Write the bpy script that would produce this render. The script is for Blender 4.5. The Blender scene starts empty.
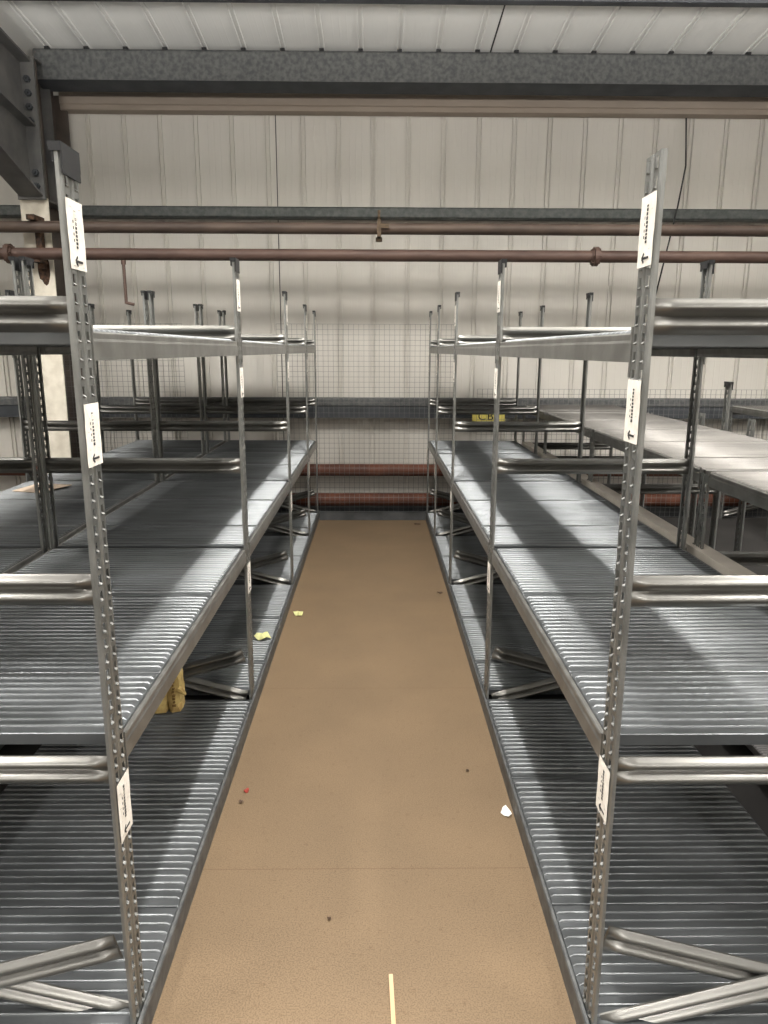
import bpy, math, random
from mathutils import Vector, Matrix
random.seed(7)
C = bpy.context.scene.collection
scn = bpy.context.scene

# ---------------------------------------------------------------- camera
F, TILT, YAW, ROLL, HCAM = 724.624, 0.2188, 0.0125, 0.0035, 1.6413
cy, sy, ct, st = math.cos(YAW), math.sin(YAW), math.cos(TILT), math.sin(TILT)
fwd = Vector((sy*ct, cy*ct, -st)); rgt = Vector((cy, -sy, 0)); upv = rgt.cross(fwd)
r2 = rgt*math.cos(ROLL) + upv*math.sin(ROLL); u2 = -rgt*math.sin(ROLL) + upv*math.cos(ROLL)
cd = bpy.data.cameras.new('camera'); cam = bpy.data.objects.new('camera', cd); C.objects.link(cam)
cam.matrix_world = Matrix(((r2.x, u2.x, -fwd.x, 0), (r2.y, u2.y, -fwd.y, 0), (r2.z, u2.z, -fwd.z, HCAM), (0, 0, 0, 1)))
cd.sensor_fit = 'VERTICAL'; cd.sensor_height = 36.0; cd.lens = F*36.0/1024.0
cd.clip_start = 0.05; cd.clip_end = 80
scn.camera = cam

# ---------------------------------------------------------------- world, lamps, added roof fill, exposure
w = bpy.data.worlds.new('world'); scn.world = w; w.use_nodes = True
w.node_tree.nodes['Background'].inputs[0].default_value = (0.9, 0.95, 1.0, 1)
w.node_tree.nodes['Background'].inputs[1].default_value = 0.02
vs = scn.view_settings
vs.view_transform = 'Standard'; vs.look = 'None'; vs.gamma = 1.0; vs.use_curve_mapping = False
vs.exposure = 0.0
LAMP_Z = 4.4; LAMP_W = 102.0; ROOF_FILL = 2.2
def lamp(x, y, power=62.0, col=(1.0, 0.965, 0.92)):
    l = bpy.data.lights.new('tube_or_fill_lamp', 'AREA'); l.shape = 'RECTANGLE'; l.size = 0.10; l.size_y = 1.2
    l.energy = power; l.spread = math.radians(151); l.color = col
    o = bpy.data.objects.new('tube_or_fill_lamp', l); C.objects.link(o); o.location = (x, y, LAMP_Z)
    return o
for x, p in ((0.0, 1.0), (2.84, 1.0), (-2.90, 1.0), (5.75, .8), (-5.8, .8)):
    for y in (3.55, 0.2, -3.2, -6.2):
        lamp(x, y, LAMP_W*p)
        if y < 3: continue
        up_ = lamp(x, y-.2, LAMP_W*ROOF_FILL*p); up_.rotation_euler = (math.pi, 0, 0); up_.location.z = 3.35; up_.data.size = .4; up_.data.spread = math.pi  # added upward lights, no such fixtures, to brighten the roof

# ---------------------------------------------------------------- materials
def new_mat(name):
    m = bpy.data.materials.new(name); m.use_nodes = True
    nt = m.node_tree; b = nt.nodes['Principled BSDF']
    return m, nt, b
def lin(c):
    return tuple((v/255/12.92 if v/255 <= .04045 else ((v/255+.055)/1.055)**2.4) for v in c)
def mat(name, c1, c2=None, scale=20, rough=.5, metal=0.0, detail=4, stretch=(1, 1, 1), bump=0.0, lo=.35, hi=.65, rough2=None, spec=.5):
    m, nt, b = new_mat(name)
    b.inputs['Roughness'].default_value = rough; b.inputs['Metallic'].default_value = metal
    b.inputs['Specular IOR Level'].default_value = spec
    c1 = lin(c1)
    if c2 is None:
        b.inputs['Base Color'].default_value = (*c1, 1); return m
    c2 = lin(c2)
    tc = nt.nodes.new('ShaderNodeTexCoord'); mp = nt.nodes.new('ShaderNodeMapping'); mp.inputs['Scale'].default_value = stretch
    n = nt.nodes.new('ShaderNodeTexNoise'); n.inputs['Scale'].default_value = scale; n.inputs['Detail'].default_value = detail
    cr = nt.nodes.new('ShaderNodeValToRGB')
    cr.color_ramp.elements[0].position = lo; cr.color_ramp.elements[1].position = hi
    cr.color_ramp.elements[0].color = (*c1, 1); cr.color_ramp.elements[1].color = (*c2, 1)
    nt.links.new(tc.outputs['Object'], mp.inputs[0]); nt.links.new(mp.outputs[0], n.inputs['Vector'])
    nt.links.new(n.outputs['Fac'], cr.inputs[0]); nt.links.new(cr.outputs[0], b.inputs['Base Color'])
    if rough2 is not None:
        mr = nt.nodes.new('ShaderNodeMapRange'); mr.inputs[3].default_value = rough; mr.inputs[4].default_value = rough2
        nt.links.new(n.outputs['Fac'], mr.inputs[0]); nt.links.new(mr.outputs[0], b.inputs['Roughness'])
    if bump:
        bp = nt.nodes.new('ShaderNodeBump'); bp.inputs['Strength'].default_value = bump; bp.inputs['Distance'].default_value = .01
        nt.links.new(n.outputs['Fac'], bp.inputs['Height']); nt.links.new(bp.outputs[0], b.inputs['Normal'])
    return m
M = {}
M['zinc'] = mat('galvanised_steel', (130, 131, 128), (152, 153, 150), 30, .34, .8, stretch=(1, 1, .35), rough2=.5)
M['deck'] = mat('galvanised_deck', (92, 95, 96), (116, 119, 121), 5, .22, .6, detail=6, stretch=(.5, 3, 1), rough2=.42)
M['bar'] = mat('galvanised_bar', (104, 103, 99), (128, 127, 123), 10, .24, .8, stretch=(.3, 1, 1), rough2=.36)
M['beam'] = mat('galvanised_beam', (126, 125, 121), (148, 147, 143), 14, .34, .8, rough2=.5)
M['warm_lit_deck'] = mat('warm_lit_galvanised_deck', (94, 92, 89), (114, 111, 107), 5, .30, .55, detail=6, stretch=(.5, 3, 1), rough2=.5)  # warm light on the low right racks mixed into this deck colour
M['fine_deck'] = mat('fine_ribbed_steel', (140, 138, 140), (165, 163, 164), 8, .45, .6)
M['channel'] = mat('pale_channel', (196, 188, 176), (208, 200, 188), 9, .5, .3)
M['black'] = mat('black_plastic', (24, 25, 27), rough=.45)
M['sticker'] = mat('white_label', (236, 231, 222), (226, 219, 208), 60, .6)
M['ink'] = mat('label_ink', (40, 38, 38), rough=.7)
M['wall'] = mat('cladding_wall', (198, 194, 186), (206, 202, 194), 1.2, .45, 0, stretch=(1, 1, .3))
M['roof'] = mat('cladding_roof', (228, 228, 225), (232, 232, 229), 1.5, .45)
M['girt'] = mat('galvanised_girt', (80, 82, 83), (106, 107, 106), 28, .55, .45, detail=6)
M['rail'] = mat('rail_galv', (72, 76, 75), (94, 97, 95), 26, .55, .4, detail=6)
M['girt_dark_shaded'] = mat('dark_and_shaded_girt', (56, 59, 63), (70, 73, 77), 6, .55, .3)
M['girt_brown'] = mat('brown_girt', (150, 138, 126), (164, 152, 140), 3, .6, .2, stretch=(.3, 1, 1))
M['steel'] = mat('painted_steel', (88, 88, 88), (108, 107, 105), 5, .55, .15)
M['column_brown'] = mat('column_side', (74, 66, 61), (90, 80, 73), 5, .6)
M['column_white'] = mat('column_paint', (206, 198, 182), (226, 219, 204), 9, .6, bump=.2)
M['soot'] = mat('soot_stain', (38, 28, 22), (92, 66, 48), 30, .9)
M['pipe'] = mat('rusty_pipe', (76, 57, 50), (94, 73, 64), 9, .55, .1, stretch=(.3, 1, 1))
M['pipe_dark'] = mat('dark_pipe', (70, 57, 50), (92, 77, 67), 8, .55, .1, stretch=(.3, 1, 1))
M['brass'] = mat('clamp_rust', (72, 58, 44), (98, 82, 62), 40, .5, .4)
M['red_pipe'] = mat('red_oxide_pipe', (86, 48, 34), (108, 62, 42), 7, .6)
M['mesh'] = mat('mesh_wire', (120, 120, 118), rough=.45, metal=.6)
M['plinth'] = mat('dark_plinth', (58, 60, 62), (84, 86, 88), 5, .6)
M['yellow'] = mat('yellow_sign', (222, 206, 96), (228, 214, 120), 30, .55)
M['foam'] = mat('yellow_card', (198, 174, 112), (160, 132, 78), 26, .85, bump=.6)
M['foam_print'] = mat('card_print', (120, 92, 48), rough=.8)
M['note'] = mat('sticky_note', (206, 206, 148), (196, 194, 130), 30, .75)
M['paper'] = mat('paper_scrap', (232, 228, 220), rough=.7)
M['leafbit'] = mat('dark_scrap', (78, 60, 46), rough=.8)
M['redbit'] = mat('red_scrap', (150, 56, 44), rough=.7)
M['stick'] = mat('pine_stick', (206, 172, 138), (192, 156, 118), 20, .7, stretch=(1, .1, 1))
M['card'] = mat('cardboard', (186, 166, 146), (196, 178, 158), 9, .8)
M['cable'] = mat('black_cable', (30, 30, 32), rough=.5)
M['concrete'] = mat('void_dark_concrete', (38, 36, 35), (50, 48, 46), 3, .8)  # darkness of the void beside the aisle put into the floor colour

def floor_mat():
    m, nt, b = new_mat('chipboard_floor')
    L = nt.links.new
    tc = nt.nodes.new('ShaderNodeTexCoord')
    n1 = nt.nodes.new('ShaderNodeTexNoise'); n1.inputs['Scale'].default_value = 230; n1.inputs['Detail'].default_value = 3
    n2 = nt.nodes.new('ShaderNodeTexNoise'); n2.inputs['Scale'].default_value = 2.6; n2.inputs['Detail'].default_value = 6
    n3 = nt.nodes.new('ShaderNodeTexNoise'); n3.inputs['Scale'].default_value = 45; n3.inputs['Detail'].default_value = 5
    for n in (n1, n2, n3): L(tc.outputs['Object'], n.inputs['Vector'])
    c1 = nt.nodes.new('ShaderNodeValToRGB'); c1.color_ramp.elements[0].position = .36; c1.color_ramp.elements[1].position = .62
    c1.color_ramp.elements[0].color = (*lin((106, 89, 68)), 1); c1.color_ramp.elements[1].color = (*lin((128, 108, 84)), 1)
    L(n1.outputs['Fac'], c1.inputs[0])
    c2 = nt.nodes.new('ShaderNodeValToRGB'); c2.color_ramp.elements[0].position = .34; c2.color_ramp.elements[1].position = .66
    c2.color_ramp.elements[0].color = (.86, .855, .85, 1); c2.color_ramp.elements[1].color = (.97, .96, .95, 1)
    L(n2.outputs['Fac'], c2.inputs[0])
    mx = nt.nodes.new('ShaderNodeMix'); mx.data_type = 'RGBA'; mx.blend_type = 'MULTIPLY'; mx.inputs[0].default_value = 1
    L(c1.outputs[0], mx.inputs[6]); L(c2.outputs[0], mx.inputs[7])
    c3 = nt.nodes.new('ShaderNodeValToRGB'); c3.color_ramp.elements[0].position = .30; c3.color_ramp.elements[1].position = .40
    c3.color_ramp.elements[0].color = (.84, .81, .78, 1); c3.color_ramp.elements[1].color = (1, 1, 1, 1)
    L(n3.outputs['Fac'], c3.inputs[0])
    mx2 = nt.nodes.new('ShaderNodeMix'); mx2.data_type = 'RGBA'; mx2.blend_type = 'MULTIPLY'; mx2.inputs[0].default_value = .7
    L(mx.outputs[2], mx2.inputs[6]); L(c3.outputs[0], mx2.inputs[7])
    # board joints across the aisle: thin dark lines
    sep = nt.nodes.new('ShaderNodeSeparateXYZ'); L(tc.outputs['Object'], sep.inputs[0])
    ad = nt.nodes.new('ShaderNodeMath'); ad.operation = 'ADD'; ad.inputs[1].default_value = 12*1.29-2.044; L(sep.outputs[1], ad.inputs[0])
    mo = nt.nodes.new('ShaderNodeMath'); mo.operation = 'MODULO'; mo.inputs[1].default_value = 1.29; L(ad.outputs[0], mo.inputs[0])
    ls = nt.nodes.new('ShaderNodeMath'); ls.operation = 'LESS_THAN'; ls.inputs[1].default_value = .004; L(mo.outputs[0], ls.inputs[0])
    mx3 = nt.nodes.new('ShaderNodeMix'); mx3.data_type = 'RGBA'; mx3.blend_type = 'MIX'
    sc = nt.nodes.new('ShaderNodeMath'); sc.operation = 'MULTIPLY'; sc.inputs[1].default_value = .55; L(ls.outputs[0], sc.inputs[0])
    L(sc.outputs[0], mx3.inputs[0]); L(mx2.outputs[2], mx3.inputs[6]); mx3.inputs[7].default_value = (*lin((92, 70, 50)), 1)
    L(mx3.outputs[2], b.inputs['Base Color'])
    b.inputs['Roughness'].default_value = .62; b.inputs['Specular IOR Level'].default_value = .3
    return m
M['floor'] = floor_mat()

# ---------------------------------------------------------------- mesh helpers
class MB:
    def __init__(s): s.v = []; s.f = []; s.m = []
    def add(s, vs_, fs, mi=0):
        o = len(s.v); s.v += [tuple(p) for p in vs_]; s.f += [tuple(i+o for i in f) for f in fs]; s.m += [mi]*len(fs)
    def box(s, x0, x1, y0, y1, z0, z1, mi=0):
        x0, x1 = sorted((x0, x1)); y0, y1 = sorted((y0, y1)); z0, z1 = sorted((z0, z1))
        s.add([(x0, y0, z0), (x1, y0, z0), (x1, y1, z0), (x0, y1, z0), (x0, y0, z1), (x1, y0, z1), (x1, y1, z1), (x0, y1, z1)],
              [(0, 3, 2, 1), (4, 5, 6, 7), (0, 1, 5, 4), (1, 2, 6, 5), (2, 3, 7, 6), (3, 0, 4, 7)], mi)
    def tube(s, a, b, r, n=16, mi=0, r1=None):
        a, b = Vector(a), Vector(b); d = (b-a).normalized(); r1 = r if r1 is None else r1
        t = Vector((0, 0, 1)) if abs(d.z) < .9 else Vector((1, 0, 0)); p = d.cross(t).normalized(); q = d.cross(p)
        vs_ = [];
        for c, rr in ((a, r), (b, r1)):
            vs_ += [c + p*rr*math.cos(2*math.pi*i/n) + q*rr*math.sin(2*math.pi*i/n) for i in range(n)]
        s.add(vs_, [(i, (i+1) % n, n+(i+1) % n, n+i) for i in range(n)] + [tuple(range(n))[::-1], tuple(range(n, 2*n))], mi)
    def prism(s, pts, f0, f1, mi=0):     # closed outline pts -> two offset copies through f0(p), f1(p)
        n = len(pts); vs_ = [f0(p) for p in pts] + [f1(p) for p in pts]
        s.add(vs_, [(i, (i+1) % n, n+(i+1) % n, n+i) for i in range(n)] + [tuple(range(n))[::-1], tuple(range(n, 2*n))], mi)
    def mesh(s, name, mats, smooth=False):
        me = bpy.data.meshes.new(name); me.from_pydata(s.v, [], s.f)
        for m in (mats if isinstance(mats, (list, tuple)) else [mats]): me.materials.append(m)
        me.polygons.foreach_set('material_index', s.m)
        import bmesh
        bm = bmesh.new(); bm.from_mesh(me); bmesh.ops.recalc_face_normals(bm, faces=bm.faces); bm.to_mesh(me); bm.free()
        if smooth:
            me.polygons.foreach_set('use_smooth', [True]*len(me.polygons))
            try: me.set_sharp_from_angle(angle=math.radians(40))
            except Exception: pass
        me.update(); return me
def link(name, me, parent=None, loc=(0, 0, 0)):
    o = bpy.data.objects.new(name, me); C.objects.link(o); o.location = loc
    if parent is not None: o.parent = parent
    return o
def obj(name, mb, mats, parent=None, loc=(0, 0, 0), smooth=False):
    return link(name, mb.mesh(name, mats, smooth), parent, loc)
def tag(o, label=None, cat=None, group=None, kind=None):
    if label: o['label'] = label
    if cat: o['category'] = cat
    if group: o['group'] = group
    if kind: o['kind'] = kind
    return o
def empty(name, loc, label, cat, group=None):
    o = bpy.data.objects.new(name, None); C.objects.link(o); o.location = loc
    return tag(o, label, cat, group)
def solid(o, t, off=0.0):
    md = o.modifiers.new('thickness', 'SOLIDIFY'); md.thickness = t; md.offset = off; return o
def struct(o): o['kind'] = 'structure'; return o

# ---------------------------------------------------------------- the building shell
YW = 7.70                                   # inner face of the cladding wall
PITCH = .346
def ribbed(x0, x1, phase, length, depth):
    """profile of liner panel: list of (x, d), with twin small ribs every PITCH"""
    pts = [(x0, 0)]; k = math.floor((x0-phase)/PITCH)+1
    while phase + k*PITCH < x1 - .05:
        c = phase + k*PITCH
        for e in (-.020, .020):
            pts += [(c+e-.0075, 0), (c+e-.005, depth), (c+e+.005, depth), (c+e+.0075, 0)]
        # faint stiffening swages in the pan between
        for e in (.115, .175, .235):
            pts += [(c+e-.008, 0), (c+e, depth*.04), (c+e+.008, 0)]
        k += 1
    pts = [p for p in pts if p[0] <= x1]; pts.append((x1, 0)); return pts
mb = MB(); pr = ribbed(-9, 9, -.02, 1, .020); n = len(pr)
mb.add([(x, YW-d, -.6) for x, d in pr] + [(x, YW-d, 4.6) for x, d in pr], [(i, i+1, n+i+1, n+i) for i in range(n-1)])
mb.box(-9, 9, YW+.01, YW+.08, -.6, 4.6)
struct(obj('wall_back', mb, M['wall']))
SL = .105
def zroof(y): return 4.262 + (7.2-y)*SL
mb = MB(); pr = ribbed(-9, 9, .906, 1, .014); n = len(pr); ya, yb = 7.75, -7.5
mb.add([(x, ya, zroof(ya)-d) for x, d in pr] + [(x, yb, zroof(yb)-d) for x, d in pr], [(i, i+1, n+i+1, n+i) for i in range(n-1)])
mb.add([(-9, ya, zroof(ya)+.06), (9, ya, zroof(ya)+.06), (9, yb, zroof(yb)+.06), (-9, yb, zroof(yb)+.06)], [(0, 1, 2, 3)])
struct(obj('ceiling', mb, M['roof']))
mb = MB(); mb.box(-.60, .545, -7.4, 7.06, -.04, 0); struct(obj('floor', mb, M['floor']))
mb = MB(); mb.box(-9, -.60, -7.4, 7.13, -.04, 0); struct(obj('floor_left', mb, M['concrete']))
mb = MB(); mb.box(.545, 9, -7.4, 7.13, -.04, 0); struct(obj('floor_right', mb, M['concrete']))
mb = MB(); mb.box(-9, 9, 7.13, 7.78, -.66, -.6); struct(obj('floor_gap', mb, M['concrete']))
mb = MB(); mb.box(-9.1, -9, -7.5, 7.78, -.1, 6); struct(obj('wall_left', mb, M['wall']))
mb = MB(); mb.box(9, 9.1, -7.5, 7.78, -.1, 6); struct(obj('wall_right', mb, M['wall']))
mb = MB(); mb.box(-9, 9, -7.5, -7.4, -.1, 6); struct(obj('wall_front', mb, M['wall']))

# dark seams between cladding sheets
mb = MB(); mb.box(-.974, -.966, YW-.004, YW+.004, -.5, 3.9); struct(obj('trim_1', mb, M['cable']))
mb = MB()
xs = 1.03
mb.add([(xs-.006, 7.22, zroof(7.22)-.004), (xs+.006, 7.22, zroof(7.22)-.004), (xs+.006, -7, zroof(-7)-.004), (xs-.006, -7, zroof(-7)-.004),
        (xs-.006, 7.22, zroof(7.22)+.004), (xs+.006, 7.22, zroof(7.22)+.004), (xs+.006, -7, zroof(-7)+.004), (xs-.006, -7, zroof(-7)+.004)],
       [(0, 1, 2, 3), (4, 5, 6, 7), (0, 1, 5, 4), (1, 2, 6, 5), (2, 3, 7, 6), (3, 0, 4, 7)])
struct(obj('trim_2', mb, M['cable']))

# Z purlins under the roof
def zed(y, zt, h, fl, t=.006):
    """Z section outline in (y, z); top flange runs to the wall, bottom flange to the camera"""
    return [(y, zt), (y+fl, zt), (y+fl, zt-.016), (y+fl-t, zt-.016), (y+fl-t, zt-t), (y+t, zt-t), (y+t, zt-h), (y-fl, zt-h), (y-fl, zt-h+.016), (y-fl+t, zt-h+.016), (y-fl+t, zt-h+t), (y, zt-h+t)]
def rail(name, outline, x0, x1, m, label, cat):
    mb = MB(); mb.prism(outline, lambda p: (x0, p[0], p[1]), lambda p: (x1, p[0], p[1]))
    return tag(obj(name, mb, m), label, cat)
o = rail('roof_purlin', [(7.16, 4.235), (7.24, 4.25), (7.24, 4.22), (7.172, 4.212), (7.172, 3.995), (7.15, 3.985), (7.15, 4.215)], -3.02, 9,
         M['girt'], 'mottled grey galvanised eaves purlin along the top of the cladding wall', 'purlin')
# profiled filler lugs sit on it where each roof rib crosses
mb = MB(); mb.box(-.02, .02, 7.15, 7.19, 4.232, 4.252); lug = mb.mesh('filler_lug', M['black'])
for k in range(-11, 9): link('filler_lug', lug, o, (.906 + k*PITCH, 0, 0))
mb = MB(); mb.prism([(7.152, 3.984), (7.172, 3.994), (7.34, 3.962), (7.34, 3.945)], lambda p: (-3.02, *p), lambda p: (9, *p)); obj('lower_lip', mb, M['girt_dark_shaded'], o)
z2 = zroof(6.08)
rail('roof_purlin', zed(6.12, z2-.002, .2, .07), -3.02, 9, M['girt_dark_shaded'], 'dark purlin at the top edge of the picture, nearest under the roof', 'purlin')
# rails on the wall
rail('wall_rail', [(7.6, 4.06), (7.68, 4.09), (7.68, 3.86), (7.6, 3.875), (7.6, 3.915), (7.588, 3.925), (7.588, 4.045)], -3.0, 9, M['girt_brown'],
     'brownish steel rail at the top of the cladding wall, just below the purlin', 'rail')
rail('wall_rail', [(7.56, 3.00), (7.575, 3.015), (7.68, 3.015), (7.68, 2.91), (7.575, 2.91), (7.56, 2.925)], -9, 9, M['rail'],
     'grey galvanised rail on the cladding wall directly above the brown pipes', 'rail')
o = rail('wall_rail', [(7.52, 1.15), (7.535, 1.165), (7.68, 1.165), (7.68, 1.085), (7.535, 1.085), (7.52, 1.09)], -9, 9, M['girt'],
     'dark rail with shade coloured lower part along the wall behind the far ends of the racks', 'rail')
mb = MB(); mb.prism([(7.53, 1.083), (7.66, 1.083), (7.66, .955), (7.60, .955), (7.53, .965)], lambda p: (-9, *p), lambda p: (9, *p)); obj('lower_flange', mb, M['girt_dark_shaded'], o)  # shade on the rail's lower part put into this darker material
# plinth
mb = MB(); mb.box(-9, 9, 7.5, 7.69, -.6, .055); struct(obj('trim_3', mb, M['plinth']))

# ---------------------------------------------------------------- portal column and rafter
colm = empty('portal_column', (-3.07, 7.0, 0), 'steel portal column with white painted front flange at the left of the wall', 'column')
mb = MB(); mb.box(-.125, .125, 0, .018, 0, 2.97); obj('front_flange', mb, M['column_white'], colm)
mb = MB(); mb.box(-.125, .125, 0, .018, 2.97, 4.08); mb.box(-.125, .125, .62, .64, 0, 4.0); mb.box(-.008, .008, .018, .62, 0, 4.05)
obj('shaft', mb, M['column_brown'], colm)
mb = MB()
for z in (2.95, 4.1): mb.box(-.12, .12, .018, .62, z, z+.015)
mb.box(.02, .11, .3, .31, 2.97, 4.1)
obj('stiffener', mb, M['steel'], colm)
random.seed(3)
mb = MB()      # sooty patch below the pipe bracket
pts = [(.035+.05*math.cos(a)*(1+.25*random.random()), 2.37+.12*math.sin(a)*(1+.35*random.random())) for a in [i*2*math.pi/18 for i in range(18)]]
mb.prism(pts, lambda p: (p[0], -.001, p[1]), lambda p: (p[0], .003, p[1])); obj('stain', mb, M['soot'], colm)

raf = empty('roof_rafter', (-3.07, 6.98, 0), 'big grey steel rafter with haunch and bolted end plate at the upper left', 'rafter')
# outline of web in (y offset, z): runs toward the camera and rises with the roof
def rz_top(dy): return zroof(6.98-dy)-.23
HL = 2.6
web = [(0, 2.985), (0, rz_top(0)), (7.0, rz_top(7)), (7.0, rz_top(7)-.42), (HL, rz_top(HL)-.46)]
mb = MB(); mb.prism(web, lambda p: (-.007, -p[0], p[1]), lambda p: (.007, -p[0], p[1])); obj('web', mb, M['steel'], raf)
mb = MB(); mb.prism([(0, rz_top(0)+.018), (7, rz_top(7)+.018), (7, rz_top(7)), (0, rz_top(0))], lambda p: (-.105, -p[0], p[1]), lambda p: (.105, -p[0], p[1])); obj('top_flange', mb, M['steel'], raf)
mb = MB(); mb.prism([(0, 2.985), (HL, rz_top(HL)-.46), (7, rz_top(7)-.42), (7, rz_top(7)-.438), (HL, rz_top(HL)-.478), (0, 2.967)], lambda p: (-.105, -p[0], p[1]), lambda p: (.105, -p[0], p[1])); obj('haunch_flange', mb, M['steel'], raf)
mb = MB(); mb.prism([(.0, 3.56), (1.7, rz_top(1.7)-.44), (1.7, rz_top(1.7)-.455), (0, 3.545)], lambda p: (-.1, -p[0], p[1]), lambda p: (.1, -p[0], p[1])); obj('inner_flange', mb, M['steel'], raf)
mb = MB(); mb.box(-.12, .125, -.022, .0, 2.95, 4.10); obj('end_plate', mb, M['steel'], raf)
for z in (3.92, 3.81, 3.70, 3.59, 3.17, 3.06):
    mb = MB(); mb.tube((.065, -.022, z), (.065, -.055, z), .028, 6); mb.tube((.065, -.055, z), (.065, -.075, z), .012, 8); obj('bolt', mb, M['girt_dark_shaded'], raf)

# ---------------------------------------------------------------- pipes
YP = 6.86
def pipe(z, r, x0, x1, m, label, couplings, dz=0.0):
    mb = MB(); mb.tube((x0, YP, z), (x1, YP, z+dz), r, 24)
    o = obj('pipe', mb, m, smooth=True); tag(o, label, 'pipe')
    for x, rr, ww, cm in couplings:
        mb = MB(); mb.tube((x-ww, YP, z), (x+ww, YP, z), rr, 20)
        mb.tube((x-ww-.02, YP, z), (x+ww+.02, YP, z), r*1.18, 20)
        for i in range(6):
            a = i*math.pi/3; mb.tube((x-ww-.015, YP+math.cos(a)*rr*.78, z+math.sin(a)*rr*.78), (x+ww+.015, YP+math.cos(a)*rr*.78, z+math.sin(a)*rr*.78), .010, 6)
        obj('flange', mb, cm, o)
    return o
# z values from the photograph at y = YP
p2 = pipe(2.705, .050, -8.8, 8.8, M['pipe_dark'], 'upper brown steel pipe crossing the wall, with a clamp at mid length', [])
mb = MB()
mb.box(.015, .05, YP-.062, YP-.05, 2.62, 2.79); mb.box(.015, .05, YP-.062, YP+.062, 2.775, 2.79); mb.box(.015, .05, YP-.062, YP+.062, 2.62, 2.632)
mb.box(.015, .05, YP+.05, YP+.062, 2.62, 2.79); mb.tube((.032, YP, 2.79), (.032, YP, 2.86), .012, 8); mb.tube((.032, YP, 2.595), (.032, YP, 2.63), .03, 10); mb.box(.05, .12, YP-.075, YP-.05, 2.70, 2.735)
obj('clamp', mb, M['brass'], p2)
p3 = pipe(2.478, .052, -8.8, 8.8, M['pipe'], 'lower brown steel pipe crossing the wall, with round bolted flanges', [(1.985, .085, .020, M['pipe']), (-3.27, .085, .020, M['pipe'])])
mb = MB(); mb.tube((-2.26, YP, 2.425), (-2.26, YP, 2.05), .014, 12); mb.tube((-2.26, YP, 2.39), (-2.26, YP, 2.425), .022, 12); mb.tube((-2.26, YP, 2.06), (-2.19, YP, 2.045), .014, 10)
tag(obj('drop_pipe', mb, M['pipe'], smooth=True), 'thin brown pipe dropping straight down from the lower brown pipe', 'pipe')
mb = MB()
mb.box(-3.06, -2.99, YP-.07, YP+.14, 2.755, 2.80); mb.box(-3.05, -3.0, YP+.055, YP+.13, 2.36, 2.80); mb.box(-3.06, -2.99, YP-.06, YP+.14, 2.405, 2.425)
tag(obj('pipe_bracket', mb, M['soot']), 'dark rusty bracket holding the brown pipes on the white column', 'bracket')
for z, r, lb in ((.415, .064, 'upper of the two red oxide pipes low on the far wall'), (.125, .068, 'lower of the two red oxide pipes low on the far wall')):
    mb = MB(); mb.tube((-8.8, 7.42 if z < .3 else 7.55, z), (8.8, 7.42 if z < .3 else 7.55, z), r, 20)
    o = tag(obj('pipe', mb, M['red_pipe'], smooth=True), lb, 'pipe')

# loose cables on the wall
def cable(name, pts, r, label, m='cable'):
    mb = MB()
    for a, b in zip(pts[:-1], pts[1:]): mb.tube(a, b, r, 8)
    return tag(obj(name, mb, M[m]), label, 'cable')
cable('cable', [(3.023, 7.68, 3.87), (3.0, 7.53, 3.4), (2.955, 7.53, 3.02), (2.93, 7.53, 2.88), (2.85, 7.66, 2.16), (2.84, 7.66, 1.2)], .008, 'thin black cable hanging down the wall at the right')

# ---------------------------------------------------------------- shelving racks
YS = [1.464, 3.134, 4.820, 6.163, 7.088]
cache = {}
HP = .035
def upright_mesh(sg, T):
    """perforated upright; the face with two slot columns is at x=0 and looks toward -sg, flanges run to +sg"""
    key = ('up', sg, T)
    if key in cache: return cache[key]
    # (y, u, hole strip starts here)
    prof = [(-.029, .011), (-.0395, .011), (-.0395, .004), (-.036, 0), (-.028, 0), (-.015, 0), (-.0065, 0), (-.004, .007), (.004, .007), (.0065, 0), (.015, 0), (.028, 0), (.036, 0), (.0395, .004), (.0395, .011), (.029, .011)]
    holes = {4, 10}
    zs = []; kinds = []
    z = 0.0; i = 0; nrow = int(T/HP)
    zs.append(0.0)
    for k in range(nrow):
        b = k*HP
        zs += [b+.009, b+.0125, b+.0315, b+HP]; kinds += ['flat', 'lip', 'hole', 'flat']
    if zs[-1] < T-1e-4: zs.append(T); kinds.append('flat')
    n = len(prof); V = []
    for j, z in enumerate(zs):
        for k, (y, u) in enumerate(prof): V.append((sg*u, y, z))
    F_ = []
    for j in range(len(zs)-1):
        for k in range(n-1):
            if k in holes and kinds[j] in ('hole', 'lip'): continue
            F_.append((j*n+k, j*n+k+1, (j+1)*n+k+1, (j+1)*n+k))
    mb = MB(); mb.add(V, F_)
    # pressed lips under the slots lean outward
    for j in range(len(zs)-1):
        if kinds[j] == 'lip':
            for k in holes:
                y0, y1 = prof[k][0], prof[k+1][0]; z0, z1 = zs[j], zs[j+1]
                mb.add([(0, y0, z0), (0, y1, z0), (-sg*.0035, y1-.002, z1-.001), (-sg*.0035, y0+.002, z1-.001), (sg*.004, y1-.002, z1+.004), (sg*.004, y0+.002, z1+.004)], [(0, 1, 2, 3), (3, 2, 4, 5)])
    me = mb.mesh('upright', M['zinc']); cache[key] = me; return me
def cap_mesh(sg):
    key = ('cap', sg)
    if key in cache: return cache[key]
    mb = MB(); x0, x1 = -.004, .020
    mb.box(sg*x0, sg*x1, -.043, .043, -.004, .008)
    mb.box(sg*x0, sg*(x0+.003), -.0415, .0415, -.046, -.004); mb.box(sg*x0, sg*.018, .0400, .043, -.03, -.004); mb.box(sg*x0, sg*.018, -.043, -.0400, -.008, -.004)
    mb.box(sg*(x1-.004), sg*x1, -.03, .03, -.022, -.004)
    me = mb.mesh('cap', M['black']); cache[key] = me; return me
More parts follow.
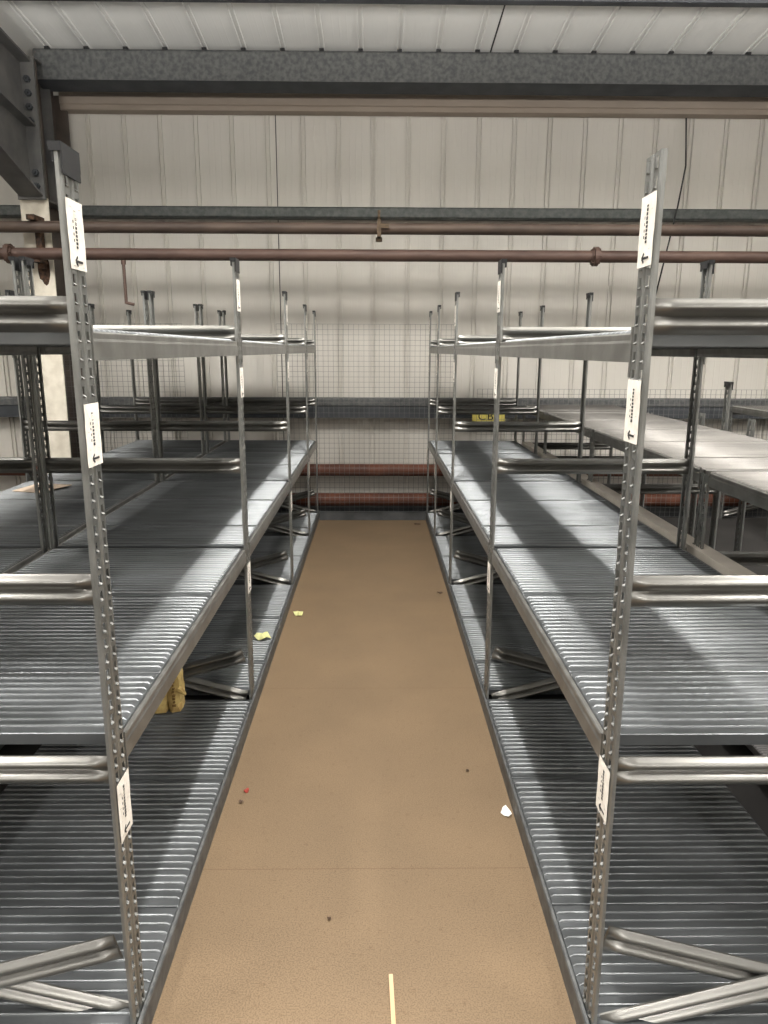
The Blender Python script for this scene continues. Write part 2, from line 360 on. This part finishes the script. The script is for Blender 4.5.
def sticker_mesh(sg, h, seed):
    key = ('st', sg, h, seed)
    if key in cache: return cache[key]
    rnd = random.Random(seed); mb = MB(); wd = .076
    # slightly buckled paper: three strips in height
    nz = 6; ys_ = [-wd/2, -.012, .012, wd/2]
    V = []
    for j in range(nz+1):
        for y in ys_: V.append((-sg*(.0022+.0012*rnd.random()), y+(.0015*rnd.random()), h*j/nz))
    V2 = [(x+sg*.001, y, z) for x, y, z in V]; N = len(V)
    F_ = []
    for j in range(nz):
        for k in range(3):
            a = j*4+k; F_.append((a, a+1, a+5, a+4)); F_.append((a+N, a+4+N, a+5+N, a+1+N))
    ring = [0, 1, 2, 3] + [4*j+3 for j in range(1, nz+1)] + [4*nz+k for k in (2, 1, 0)] + [4*j for j in range(nz-1, 0, -1)]
    for a, b in zip(ring, ring[1:]+ring[:1]): F_.append((a, b, b+N, a+N))
    mb.add(V, F_, 0)
    xi = -sg*.0040
    def ink(y0, y1, z0, z1): mb.box(xi, xi+sg*.0006, y0, y1, z0, z1, 1)
    z = h*.86                                   # a code printed up the label, small characters one under another
    while z > h*.34:
        hh = .0035+.0025*rnd.random(); ink(-.004, .003+.002*rnd.random(), z-hh, z); z -= hh+.0022
    yo = -sg*(-.012)
    for k in range(4): ink(yo-.0015, yo+.001, h*(.40+.09*k), h*(.44+.09*k))
    # hooked arrow
    a0, a1 = (.020, h*.10), (-.014, h*.19)
    def bar(p, q, t):
        d = Vector((q[0]-p[0], q[1]-p[1])); n_ = Vector((-d.y, d.x)).normalized()*t
        pts = [(p[0]+n_.x, p[1]+n_.y), (q[0]+n_.x, q[1]+n_.y), (q[0]-n_.x, q[1]-n_.y), (p[0]-n_.x, p[1]-n_.y)]
        mb.prism(pts, lambda t_: (xi, *t_), lambda t_: (xi+sg*.0006, *t_), 1)
    s = 1 if sg > 0 else -1
    bar((-.020*s, h*.12), (.012*s, h*.12), .0022); bar((.014*s, h*.12), (.004*s, h*.19), .0022); bar((.014*s, h*.12), (.004*s, h*.06), .0022)
    me = mb.mesh('label_sticker', [M['sticker'], M['ink']]); cache[key] = me; return me
def bar_mesh(L, h, key0='bar'):
    """pressed bar with two ribs: runs +x from 0 to L, ribs bulge to -y, height h about z=0, pinched flat ends"""
    key = (key0, round(L, 4), h)
    if key in cache: return cache[key]
    zz = []; nz = 24
    stations = [(0, .25), (.012, .28), (.030, .9), (.05, 1), (L-.05, 1), (L-.030, .9), (L-.012, .28), (L, .25)]
    V = []
    for x, s in stations:
        for i in range(nz+1):
            t = i/nz; d = .003 + .015*s*abs(math.sin(2*math.pi*t))**1.25
            V.append((x, -d, h*(t-.5)))
        for i in (1, 0): V.append((x, .002, h*(i-.5)))
    n = nz+3; F_ = []
    for j in range(len(stations)-1):
        for k in range(n): F_.append((j*n+k, j*n+(k+1) % n, (j+1)*n+(k+1) % n, (j+1)*n+k))
    F_ += [tuple(range(n)), tuple(range((len(stations)-1)*n, len(stations)*n))]
    mb = MB(); mb.add(V, F_)
    me = mb.mesh('crossbar', M['bar'], True); cache[key] = me; return me
def panel_mesh(W, D, pitch=.030, m='deck'):
    """ribbed deck panel: x 0..W, y 0..D, beads run along x; edges folded down"""
    key = ('panel', round(W, 3), round(D, 3), pitch, m)
    if key in cache: return cache[key]
    prof = [(0, -.028), (0, -.002), (.002, 0), (.016, 0)]
    nb = int((D-.032)/pitch); p = (D-.032)/nb
    for k in range(nb):
        b = .016+k*p; wb = p*.25; g = (p-wb)/2
        for t, hz in ((0, 0), (.10, .0030), (.32, .0058), (.68, .0058), (.90, .0030), (1, 0)): prof.append((b+g+wb*t, hz))
    prof += [(D-.016, 0), (D-.002, 0), (D, -.002), (D, -.028)]
    # beads fade out just before the side folds
    xs = [(0, 0, -.028), (0, 0, -.002), (.002, 0, 0), (.005, .0, 0), (.012, 1, 0), (W-.012, 1, 0), (W-.005, 0, 0), (W-.002, 0, 0), (W, 0, -.002), (W, 0, -.028)]
    V = []; n = len(prof)
    for x, s, dz in xs:
        for y, z in prof: V.append((x, y, min(z*(s if z > 0 else 1), 0 if not s else 9)+0 if dz == 0 else min(dz, z)))
    F_ = [(j*n+k, j*n+k+1, (j+1)*n+k+1, (j+1)*n+k) for j in range(len(xs)-1) for k in range(n-1)]
    mb = MB(); mb.add(V, F_)
    me = mb.mesh('deck_panel', M[m], True); cache[key] = me; return me
def beam_mesh(L, sg, h=.058):
    """stepped long beam: y 0..L, outer face at x=0 looking to -sg"""
    key = ('beam', round(L, 3), sg, h)
    if key in cache: return cache[key]
    out = [(0, -h), (0, -.020), (.0025, -.014), (.0025, -.003), (.005, 0), (.014, 0), (.014, -.010), (.032, -.010), (.032, -h+.012), (.026, -h)]
    mb = MB(); mb.prism(out, lambda p: (sg*p[0], 0, p[1]), lambda p: (sg*p[0], L, p[1]))
    # end hooks
    for y in (0, L): mb.box(sg*-.002, sg*.004, y-.006 if y else 0, y if y else .006, -h-.03, .012)
    me = mb.mesh('long_beam', M['beam']); cache[key] = me; return me

def rack(label, xa, sg, levels, dm='deck', zst=((1.790, .125), (1.412, .125), (.560, .145)), T=2.0, caps=True, stickers=True, bars=(1.7075, 1.1525, .7335), depth=.865, nocap=(), rearT=None, bottom='deck', ys=YS, group=None):
    """xa: x of the face on the aisle; sg: which way the rack runs from there"""
    root = empty('shelving_rack', (xa, 0, 0), label, 'shelving rack', group)
    for i, y in enumerate(ys):
        for rear in (0, 1):
            t = T if not rear or rearT is None else rearT
            me = upright_mesh(sg if not rear else -sg, t)
            x = 0 if not rear else sg*depth
            up = link('upright', me, root, (x, y, 0))
            if caps and (i, rear) not in nocap: link('cap', cap_mesh(sg if not rear else -sg), up, (0, 0, t))
            if stickers and not rear and i < 5:
                for q, (z, h) in enumerate(zst if i == 0 else ((1.800, .125), (1.445, .125), (.575, .135))):
                    link('label_sticker', sticker_mesh(sg, h, (i*3+q) % 4), up, (0, .002*((i+q) % 3-1), z))
        for z in bars:
            me = bar_mesh(depth-.024, .068)
            b = link('crossbar', me, root, (min(0, sg*depth)+.012, y-.012, z))
        L = math.hypot(depth-.07, .224)
        for q, up_ in enumerate((1, -1)):
            me = bar_mesh(L, .066, 'brace')
            b = link('brace', me, root, (min(0, sg*depth)+.035, y+(-.012 if q == 0 else .018), .158 - up_*.112))
            b.rotation_euler = (0, -up_*math.atan2(.224, depth-.07), 0)
    for i in range(len(ys)-1):
        y0, y1 = ys[i]+.0405, ys[i+1]-.0405
        for lv in levels:
            z = lv['z']
            for rear in (0, 1):
                if rear == 0 and lv.get('front', True) or rear == 1 and lv.get('rear', True):
                    s2 = sg if not rear else -sg
                    link('long_beam', beam_mesh(y1-y0, s2), root, (0 if not rear else sg*depth, y0, z))
            if lv.get('deck', True):
                a, b = ys[i]+(.016 if i else .055), ys[i+1]-.014
                # panels 0.64 wide from the far end, a cut one nearest
                cuts = [b]
                while cuts[-1]-.64 > a+.08: cuts.append(cuts[-1]-.64)
                cuts.append(a); cuts = cuts[::-1]
                for c0, c1 in zip(cuts[:-1], cuts[1:]):
                    w_ = depth-.030; me = panel_mesh(w_, c1-c0-.005, .030, dm)
                    x0 = .0165 if sg > 0 else -.0165-w_
                    link('deck_panel', me, root, (x0, c0, z+.002))
    if bottom:
        y0, y1 = ys[0]-.13, ys[-1]+.03
        mb = MB(); mb.prism([(-.013, 0), (-.013, .068), (-.010, .072), (-.003, .072), (-.003, 0)], lambda p: (sg*p[0], y0, p[1]), lambda p: (sg*p[0], y1, p[1]))
        obj('kick_beam', mb, M['girt'], root)
        pt = .030 if bottom == 'deck' else .016; pm = 'deck' if bottom == 'deck' else 'fine_deck'
        for i in range(len(ys)-1):
            a, b = ys[i]+.05, ys[i+1]-.044
            if i == 0: a = ys[0]-.13
            cuts = [b]
            while cuts[-1]-.64 > a+.08: cuts.append(cuts[-1]-.64)
            cuts.append(a); cuts = cuts[::-1]
            for c0, c1 in zip(cuts[:-1], cuts[1:]):
                clear = i == 0 and c0 < ys[0]+.05
                w_ = (depth-.075); x0_ = .0 if not clear else .0
                s0, s1 = (.0, .79)
                pass
                me = panel_mesh(s1-s0, c1-c0-.005, pt, pm)
                link('deck_panel', me, root, (s0 if sg > 0 else -s1, c0, .068))
    return root
LV2 = [dict(z=1.678), dict(z=.782)]
rL = rack('galvanised shelving rack along the left side of the chipboard aisle', -.570, -1, LV2)
rR = rack('galvanised shelving rack along the right side of the chipboard aisle', .517, 1, LV2, nocap={(0, 0)}, ys=[1.452]+YS[1:], zst=((1.800, .130), (1.462, .125), (.612, .130)))
rL2 = rack('second galvanised rack on the left, back to back behind the aisle rack', -2.325, 1, LV2, stickers=False)
rL3 = rack('far left galvanised rack beyond the next aisle, at the picture edge', -3.50, -1, [dict(z=.782)], T=1.5, stickers=False, caps=True, bars=(1.1525, .7335), ys=YS[1:4])
# low racks on the right: deck at chest height
LR2 = [dict(z=1.128), dict(z=.780, deck=False, front=False)]
rR2 = rack('low rack with chest high deck on the right, back to back with the aisle rack', 2.335, -1, LR2, T=1.118, dm='warm_lit_deck', caps=False, stickers=False, bars=(1.08, .7335), bottom='fine', depth=.885)
for y, t in ((4.55, 1.23), (4.90, 1.44), (5.25, 1.21)):
    up = link('upright', upright_mesh(-1, t), rR2, (2.335+.042-2.335, y, 0))
    if t > 1.4: link('cap', cap_mesh(-1), up, (0, 0, t))
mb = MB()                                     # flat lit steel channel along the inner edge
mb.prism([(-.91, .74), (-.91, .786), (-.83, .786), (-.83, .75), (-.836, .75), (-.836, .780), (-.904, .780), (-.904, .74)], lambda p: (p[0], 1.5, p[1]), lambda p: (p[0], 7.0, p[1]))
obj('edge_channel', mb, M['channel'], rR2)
rR3 = rack('farthest low rack on the right, beyond the next aisle', 3.47, 1, [dict(z=1.128)], T=1.118, dm='warm_lit_deck', caps=False, stickers=False, bars=(1.08, .7335), bottom=None)

# ---------------------------------------------------------------- mesh screens, toe board
def screen(x0, x1, z0, z1, label, y=7.17, px=.05):
    root = empty('mesh_screen', ((x0+x1)/2, y, 0), label, 'wire mesh', 'wire mesh screens along the far end')
    mb = MB(); cx = (x0+x1)/2; r = .0014
    n = round((x1-x0)/px)
    for i in range(n+1):
        x = x0+(x1-x0)*i/n-cx; mb.box(x-r, x+r, -r, r, z0, z1)
    n = round((z1-z0)/px)
    for i in range(n+1):
        z = z0+(z1-z0)*i/n; mb.box(x0-cx, x1-cx, -3*r, -r, z-r, z+r)
    obj('mesh_grid', mb, M['mesh'], root)
    return root
screen(-.95, .78, .0, 1.89, 'wire mesh screen closing the far end of the chipboard aisle')
screen(-3.35, -1.85, .0, 1.89, 'wire mesh screen behind the left racks in front of the column')
screen(1.0, 4.2, .0, 1.28, 'low wire mesh screen behind the right hand racks')
mb = MB(); mb.box(-.55, .50, 7.005, 7.013, 0, .085); mb.box(-.55, .50, 7.0, 7.013, .082, .088)
tag(obj('toe_board', mb, M['plinth']), 'dark toe board across the far end of the chipboard floor', 'toe board')

# ---------------------------------------------------------------- sign
sg_ = empty('rack_sign', (1.17, 7.505, .983), 'small yellow sign with black letters on the dark rail at the far end', 'sign')
mb = MB(); mb.box(-.168, .168, 0, .004, -.048, .048); obj('board', mb, M['yellow'], sg_)
tcu = bpy.data.curves.new('lettering', 'FONT'); tcu.body = 'CB'; tcu.size = .12; tcu.align_x = 'CENTER'; tcu.align_y = 'CENTER'; tcu.extrude = .0008; tcu.space_character = 1.15
tob = bpy.data.objects.new('tmp', tcu); C.objects.link(tob)
dg = bpy.context.evaluated_depsgraph_get(); tme = bpy.data.meshes.new_from_object(tob.evaluated_get(dg)); bpy.data.objects.remove(tob)
tme.materials.clear(); tme.materials.append(M['ink'])
lo = link('lettering', tme, sg_, (-.03, -.001, 0)); lo.rotation_euler = (math.pi/2, 0, 0)

# ---------------------------------------------------------------- small things
def scrap(name, c, r, m, label, cat, seed, group=None, h=.012, sq=1.0):
    rnd = random.Random(seed); mb = MB(); n = 9
    ring = [(r*(.7+.5*rnd.random())*math.cos(2*math.pi*i/n), r*sq*(.7+.5*rnd.random())*math.sin(2*math.pi*i/n), h*rnd.random()*.8) for i in range(n)]
    top = [(x, y, z+.002) for x, y, z in ring]
    V = ring + top + [(0, 0, h*.6), (0, 0, h*.6+.003)]
    F_ = [(i, (i+1) % n, n+(i+1) % n, n+i) for i in range(n)] + [((i+1) % n, i, 2*n) for i in range(n)] + [(n+i, n+(i+1) % n, 2*n+1) for i in range(n)]
    mb.add(V, F_); o = obj(name, mb, M[m], None, c); return tag(o, label, cat, group)
scrap('paper_scrap', (-.485, 4.37, .0), .036, 'note', 'crumpled yellow paper scrap on the chipboard floor by the left rack', 'paper scrap', 1, h=.03)
scrap('paper_scrap', (-.625, 3.79, .076), .04, 'note', 'yellow paper scrap lying on the bottom left deck', 'paper scrap', 2, h=.05)
scrap('paper_scrap', (.478, 2.335, .0), .020, 'paper', 'white paper scrap on the floor at the foot of the right rack', 'paper scrap', 4, h=.01, sq=1.6)
scrap('floor_crumb', (-.49, 2.47, .0), .010, 'redbit', 'tiny red crumb on the floor by the left rack', 'crumb', 5)
scrap('floor_crumb', (-.497, 2.40, .0), .008, 'leafbit', 'tiny dark crumb on the floor beside the red crumb', 'crumb', 6)
scrap('floor_crumb', (.451, 4.79, .0), .022, 'leafbit', 'dark crumb on the floor by the right rack, toward the far end', 'crumb', 7)
scrap('floor_crumb', (.37, 2.60, .0), .008, 'leafbit', 'tiny dark crumb on the floor right of centre, near the white scrap', 'crumb', 8)
scrap('floor_crumb', (-.135, 1.83, .0), .006, 'leafbit', 'tiny dark crumb on the floor left of the wooden stick', 'crumb', 9)
scrap('floor_crumb', (.41, 6.82, .0), .03, 'leafbit', 'dark crumb on the floor at the far end, before the mesh', 'crumb', 10)
mb = MB(); mb.box(-.0055, .0055, -.22, 0, 0, .008)
o = obj('wooden_stick', mb, M['stick'], None, (.043, 1.63, 0)); o.rotation_euler = (0, 0, math.radians(1.5)); tag(o, 'thin pale wooden stick on the chipboard floor in the foreground', 'stick')
# cardboard sheet on the second left rack
mb = MB(); mb.prism([(-2.23, 4.40), (-2.03, 4.34), (-1.93, 4.56), (-2.18, 4.66)], lambda p: (p[0], p[1], .792 if p[0] < -2 else .800), lambda p: (p[0], p[1], .796 if p[0] < -2 else .804))
tag(obj('cardboard_sheet', mb, M['card']), 'flat piece of brown cardboard on the second left rack', 'cardboard')
# yellow block of torn card
yb = empty('yellow_block', (-.93, 2.97, .074), 'torn yellow printed block on the bottom left deck under the beam', 'block')
def lump(x0, x1, y0, y1, z1, seed, name):
    rnd = random.Random(seed); mb = MB(); nz = 7; V = []
    base = [(x0, y0), ((x0+x1)/2, y0-.006), (x1, y0), (x1+.004, (y0+y1)/2), (x1, y1), ((x0+x1)/2, y1), (x0, y1), (x0-.004, (y0+y1)/2)]
    for j in range(nz+1):
        for x, y in base: V.append((x+.012*(rnd.random()-.5), y+.010*(rnd.random()-.5), z1*j/nz*(1+(.06*(rnd.random()-.5) if j == nz else 0))))
    n = len(base)
    F_ = [(j*n+k, j*n+(k+1) % n, (j+1)*n+(k+1) % n, (j+1)*n+k) for j in range(nz) for k in range(n)] + [tuple(range(n)), tuple(range(nz*n, nz*n+n))]
    mb.add(V, F_); return obj(name, mb, M['foam'], yb)
a = lump(-.075, .005, -.02, .07, .17, 1, 'slab'); b_ = lump(.012, .062, -.01, .08, .215, 2, 'slab')
for q, (sl, x0) in enumerate(((a, -.05), (b_, .034))):
    mb = MB(); rnd = random.Random(q)
    for k in range(8): mb.box(x0+.006*rnd.random(), x0+.012+.006*rnd.random(), -.034+.01*q, -.024+.01*q, .03+.016*k, .038+.016*k)
    obj('print', mb, M['foam_print'], sl)
mb = MB(); mb.tube((.06, .0, .105), (.095, -.015, .085), .016, 8, r1=.006); obj('torn_end', mb, M['foam'], yb)
